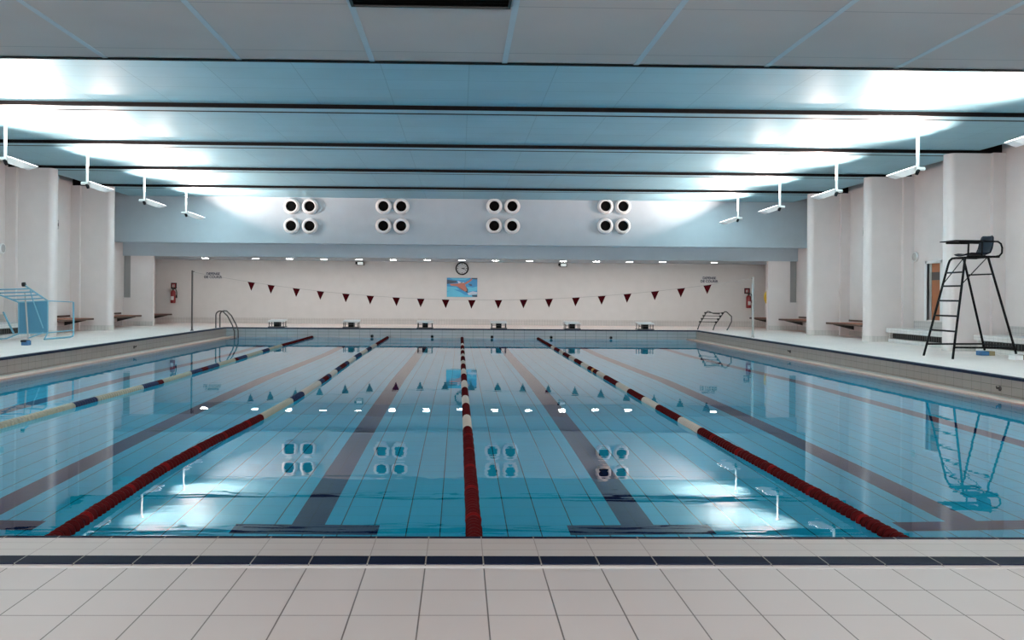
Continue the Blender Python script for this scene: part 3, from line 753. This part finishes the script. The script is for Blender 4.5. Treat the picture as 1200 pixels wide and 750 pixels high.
# ------------------------------------------------------------------ pool ladder, left far corner
t = thing('pool_ladder', 'curved stainless pool ladder entering the water at the far left corner', 'ladder', (-7.9, 24.5, DZ))
for k, (dx, dy) in enumerate(((0.0, 0.24), (0.0, -0.24))):
    b = MB()
    x0 = -0.24 + (0.0 if k == 0 else 0.0)
    pts = [(-0.24,dy,0.0),(-0.24,dy,0.42)] + arc((-0.10,dy,0.42),0.14,PI,PI/2,(1,0,0),(0,0,1),5)[1:] + [(-0.02,dy,0.555)] + [(0.14,dy,0.40),(0.30,dy,0.10),(0.37,dy,-0.10),(0.38,dy,-0.45),(0.33,dy,-0.8),(0.25,dy,-1.2)]
    b.tube(pts, 0.022, 'chrome', 12); b.build('handrail', parent=t)
for q in range(4):
    z = -0.48-0.25*q; xx = 0.38-0.05*q
    b = MB(); b.box((xx-0.05,-0.24,z-0.015),(xx+0.05,0.24,z+0.015),'chrome'); b.build('step', parent=t, bevel=0.004)

# detached steps standing on the right corner deck
t = thing('pool_ladder', 'detached stainless pool steps standing on the deck in the far right corner', 'ladder', (8.55, 25.55, DZ))
b = MB(); pts = [(-0.30,0.45,0.0),(-0.24,0.45,0.15),(0.16,0.42,0.62)] + [(0.24,0.40,0.66),(0.34,0.36,0.60),(0.48,0.28,0.55)]
pts = [(-0.33,0.10,0.0),(-0.27,0.10,0.18),(-0.03,0.10,0.60),(0.02,0.10,0.645),(0.09,0.10,0.63),(0.20,0.04,0.575),(0.42,0.0,0.56)]
b.tube(pts, 0.020, 'steel_dull', 10); b.build('handrail', parent=t)
pts = [(0.10,-0.28,0.0),(0.16,-0.28,0.18),(0.46,-0.28,0.60),(0.51,-0.28,0.645),(0.57,-0.28,0.635),(0.74,-0.28,0.48),(0.74,-0.28,0.30),(0.64,-0.28,0.10),(0.58,-0.28,0.0)]
b = MB(); b.tube(pts, 0.020, 'steel_dull', 10); b.build('handrail', parent=t)
for q in range(4):
    u = 0.12+0.25*q; za = 0.18+0.42*u+0.04; xa = -0.27+0.24*u; xb = 0.16+0.30*u
    a = Vector((xa,0.10,za)); c = Vector((xb,-0.28,za))
    b = MB(); sx = Vector((0.035,0.03,0.0))
    b.add([a-sx,c-sx,c+sx,a+sx]+[v_+Vector((0,0,0.02)) for v_ in (a-sx,c-sx,c+sx,a+sx)], [(0,3,2,1),(4,5,6,7),(0,1,5,4),(1,2,6,5),(2,3,7,6),(3,0,4,7)], 'steel_dull'); sp_ = b.build('step', parent=t)
    b = MB()
    for v_ in (a, c): b.box(v_+Vector((-0.03,-0.03,-0.02)), v_+Vector((0.03,0.03,0.035)), 'dark_plastic')
    b.build('end_cap', parent=sp_)

# ------------------------------------------------------------------ lifeguard chair
t = thing('lifeguard_chair', 'tall black lifeguard chair with ladder rungs and writing board on the right deck', 'chair', (9.9, 12.45, DZ))
c0 = Vector((9.9, 12.45, DZ))
def W(x, y, z): return Vector((x, y, z)) - c0
F1, F2, F3, F4 = W(9.205,12.90,DZ), W(9.245,11.96,DZ), W(10.57,13.10,DZ+0.11), W(10.46,11.95,DZ+0.11)
T1, T2, T3, T4 = W(9.62,12.78,2.15), W(9.58,12.14,2.25), W(9.93,12.78,2.285), W(10.02,12.14,2.285)
zp = 2.285-DZ
r = 0.022
b = MB(); b.tube([F1, T1, T1+Vector((0.03,0,0.08)), T1+Vector((0.08,0,0.125)), T1+Vector((0.16,0,0.135)), W(10.20,12.78,2.285)], r, 'black'); b.build('leg', parent=t)
b = MB(); b.tube([F2, T2+Vector((0,0,0.03))], r, 'black'); b.build('leg', parent=t)
b = MB(); b.tube([F3, T3], r, 'black'); b.build('leg', parent=t)
b = MB(); b.tube([F4, T4], r, 'black'); b.build('leg', parent=t)
for z in (1.986,1.72,1.432,1.139,0.848):
    zz = z-DZ
    a = F1.lerp(T1, (zz-F1.z)/(T1.z-F1.z)); c = F2.lerp(T2, (zz-F2.z)/(T2.z-F2.z))
    b = MB(); b.tube([a, c], 0.017, 'black', 8); b.build('rung', parent=t)
def onleg(F, T, z): return F.lerp(T, (z-DZ-F.z)/(T.z-F.z))
b = MB(); b.tube([onleg(F1,T1,0.56), onleg(F3,T3,0.56)], 0.018, 'black', 8); b.tube([onleg(F2,T2,0.545), onleg(F4,T4,0.545)], 0.018, 'black', 8)
b.tube([onleg(F3,T3,0.56), onleg(F4,T4,0.56)], 0.014, 'black', 8); b.build('base_brace', parent=t)
b = MB(); b.tube([onleg(F3,T3,1.95), onleg(F4,T4,1.95)], 0.014, 'black', 8)
b.tube([onleg(F1,T1,1.76), T3], 0.009, 'black', 6); b.tube([onleg(F2,T2,1.76), T4], 0.009, 'black', 6); b.build('brace', parent=t)
b = MB(); b.tube([W(9.62,12.14,2.285), W(10.24,12.14,2.285)], r, 'black'); b.tube([W(9.76,12.14,2.285), W(9.76,12.78,2.285)], 0.016, 'black'); b.tube([W(10.2,12.14,2.285), W(10.2,12.78,2.285)], 0.016, 'black'); b.build('seat_frame', parent=t)
# bucket seat: curved sheet, seat towards the pool (-X), back at +X
prof = [(-0.50,0.012,0.20),(-0.40,0.035,0.22),(-0.22,0.028,0.23),(-0.08,0.03,0.235),(0.0,0.07,0.235),(0.04,0.16,0.23),(0.065,0.28,0.225),(0.085,0.38,0.19),(0.09,0.405,0.15)]
sm = MB(); vs = []; ns = 9
for (px_, pz_, hw) in prof:
    for q in range(ns):
        u = -1+2*q/(ns-1); cur = 0.035*u*u
        up_ = cur*(1 if pz_ < 0.06 else 0.2); fw = cur*(1.2 if pz_ >= 0.06 else 0)
        vs.append(W(10.16,12.46,2.30)+Vector((px_-fw, u*hw, pz_+up_)))
np_ = len(prof); nv = len(vs)
vs2 = vs + [v_+Vector((0.014,0,-0.014)) for v_ in vs]; fs = []
for i in range(np_-1):
    for q in range(ns-1):
        a = i*ns+q; fs += [(a,a+1,a+ns+1,a+ns), (nv+a+ns,nv+a+ns+1,nv+a+1,nv+a)]
for i in range(np_-1):
    fs += [(i*ns, (i+1)*ns, nv+(i+1)*ns, nv+i*ns), (i*ns+ns-1, nv+i*ns+ns-1, nv+(i+1)*ns+ns-1, (i+1)*ns+ns-1)]
for q in range(ns-1):
    fs += [(q, nv+q, nv+q+1, q+1), ((np_-1)*ns+q, (np_-1)*ns+q+1, nv+(np_-1)*ns+q+1, nv+(np_-1)*ns+q)]
sm.add(vs2, fs, 'navy_plastic', True); sm.build('seat', parent=t)
for yy in (12.20, 12.72):
    b = MB(); b.tube([W(9.98,yy,2.585), W(10.25,yy,2.58), W(10.31,yy,2.54), W(10.335,yy,2.46), W(10.33,yy,2.36), W(10.28,yy,2.305), W(10.18,yy,2.29)], 0.018, 'black', 10); b.build('armrest', parent=t)
b = MB(); b.box(W(9.42,12.18,2.585), W(10.0,12.74,2.605), 'black'); b.box(W(9.52,12.22,2.555), W(9.96,12.26,2.585), 'black'); b.box(W(9.52,12.66,2.555), W(9.96,12.70,2.585), 'black'); b.build('writing_board', parent=t, bevel=0.004)
b = MB(); b.tube([W(9.70,12.24,2.29), W(9.70,12.24,2.58)],0.012,'black',8); b.build('board_post', parent=t)
b = MB(); b.tube([W(9.96,12.24,2.29), W(9.97,12.24,2.58)],0.018,'black',8); b.tube([W(9.96,12.68,2.29), W(9.97,12.68,2.58)],0.018,'black',8); b.build('board_post', parent=t)

def foam_block(x, y, m1, m2, lab):
    o = thing('foam_block', lab, 'block', (x, y, DZ))
    b = MB(); b.box((-0.14,-0.10,0),(0.02,0.10,0.09),m1); b.build('front_half', parent=o, bevel=0.008)
    b = MB(); b.box((0.02,-0.10,0),(0.14,0.10,0.09),m2); b.build('rear_half', parent=o, bevel=0.008)
foam_block(10.60, 13.12, 'blue_block', 'tan_block', 'small blue and tan block under a rear leg of the lifeguard chair')
foam_block(10.50, 11.93, 'white_plastic', 'brown_block', 'small white and brown block under the rightmost leg of the lifeguard chair')

# ------------------------------------------------------------------ blue frame tipped over on the left deck
c0 = Vector((-10.3, 16.6, DZ))
t = thing('tipped_lifeguard_chair', 'light blue metal chair frame with blue panel lying tipped over on the left deck', 'chair', tuple(c0))
A_, B2, C2, D2 = W(-10.655,16.6,1.215), W(-9.97,16.6,1.255), W(-9.965,16.6,0.49), W(-10.65,16.6,0.466)
b = MB(); off = Vector((0,0.012,0)); q4 = [A_,B2,C2,D2]
b.add([p-off for p in q4]+[p+off for p in q4], [(0,1,2,3),(7,6,5,4),(0,4,5,1),(1,5,6,2),(2,6,7,3),(3,7,4,0)], 'blue_panel'); b.build('panel', parent=t)
b = MB(); b.tube([A_,B2,C2,D2,A_], 0.020, 'blue_frame', 8); b.build('panel_frame', parent=t)
K = W(-9.863,15.3,1.611); AL = W(-12.02+0.35,17.9,1.46)
dS1 = K-B2; AL = W(-10.864,15.3,1.574)
b = MB(); b.tube([B2, K], 0.020, 'blue_frame', 8); b.build('leg', parent=t)
b = MB(); b.tube([A_, AL], 0.020, 'blue_frame', 8); b.build('leg', parent=t)
b = MB(); b.lathe([(0,0),(0,0.05),(0.06,0.05),(0.06,0)], K-Vector((0.05,0,-0.02)), (1,0,0.1), 'dark_plastic', 14); b.build('foot_wheel', parent=t)
for u in (0.18, 0.40, 0.60, 0.80):
    b = MB(); b.tube([B2+dS1*u, A_+(AL-A_)*u], 0.016, 'blue_frame', 8); b.build('rung', parent=t)
U1 = W(-9.72,17.4,1.222); U2 = W(-9.767,17.5,DZ+0.03); U3 = W(-9.90,16.3,DZ+0.03)
b = MB(); b.tube([B2, U1], 0.012, 'blue_frame', 8)
b.tube([U1, W(-9.75,17.48,0.42), W(-9.76,17.46,0.37), W(-9.775,17.36,DZ+0.03), U3], 0.022, 'blue_frame', 10); b.tube([C2, W(-9.74,17.44,0.52)], 0.015, 'blue_frame', 8)
b.tube([U3, C2], 0.018, 'blue_frame', 8); b.build('seat_frame', parent=t)
b = MB(); b.tube([W(-10.42,16.42,1.47), W(-10.38,16.50,DZ+0.02)], 0.020, 'cord', 8); b.build('upright', parent=t)
b = MB(); b.tube([W(-10.40,16.62,1.50), W(-10.30,16.57,1.25), W(-10.06,16.57,0.6)], 0.014, 'blue_frame', 8); b.tube([W(-10.38,16.50,DZ+0.04), W(-10.06,16.6,0.50)], 0.016, 'blue_frame', 8); b.build('brace', parent=t)
b = MB(); b.tube([W(-11.15,16.85,0.97), W(-10.77,16.6,0.465)], 0.022, 'blue_frame', 8); b.tube([D2, W(-10.85,16.42,DZ+0.03), W(-10.98,16.38,DZ+0.025)], 0.018, 'blue_frame', 8); b.build('strut', parent=t)
o = thing('plastic_foot_block', 'small dark blue block on the left deck in front of the tipped blue frame', 'block', (-9.36, 14.42, DZ))
b = MB(); b.box((-0.09,-0.08,0),(0.05,0.08,0.10),'blue_block'); b.build('body', parent=o, bevel=0.012)
b = MB(); b.box((-0.10,-0.083,0.07),(0.02,0.083,0.115),'dark_plastic'); b.build('lip', parent=o, bevel=0.006)

# ------------------------------------------------------------------ world, camera, render look
wd = bpy.data.worlds.new('World'); SC.world = wd; wd.use_nodes = True
wd.node_tree.nodes['Background'].inputs[0].default_value = (1.0, 0.97, 0.955, 1)
wd.node_tree.nodes['Background'].inputs[1].default_value = 7.2

cam = bpy.data.cameras.new('camera'); co = bpy.data.objects.new('camera', cam); COL.objects.link(co)
cam.sensor_width = 36.0; cam.lens = 999.6/1200*36
cam.shift_x = (600-559.5)/1200; cam.shift_y = -(375-346.1)/1200
cam.clip_start = 0.05
co.matrix_world = Matrix.Translation((-0.12, -4.03, 1.467)) @ Matrix.Rotation(-0.0211, 4, 'Z') @ Matrix.Rotation(PI/2, 4, 'X') @ Matrix.Rotation(0.0077, 4, 'Z')
SC.camera = co

vs_ = SC.view_settings
vs_.view_transform = 'Standard'; vs_.look = 'None'; vs_.gamma = 1.0; vs_.use_curve_mapping = False
vs_.exposure = 0.0
cy = SC.cycles
cy.use_denoising = True
try: cy.denoiser = 'OPENIMAGEDENOISE'
except Exception: pass
cy.max_bounces = 12; cy.diffuse_bounces = 6; cy.glossy_bounces = 5; cy.transmission_bounces = 8
cy.caustics_reflective = True; cy.caustics_refractive = True
cy.sample_clamp_indirect = 12.0; cy.blur_glossy = 0.5
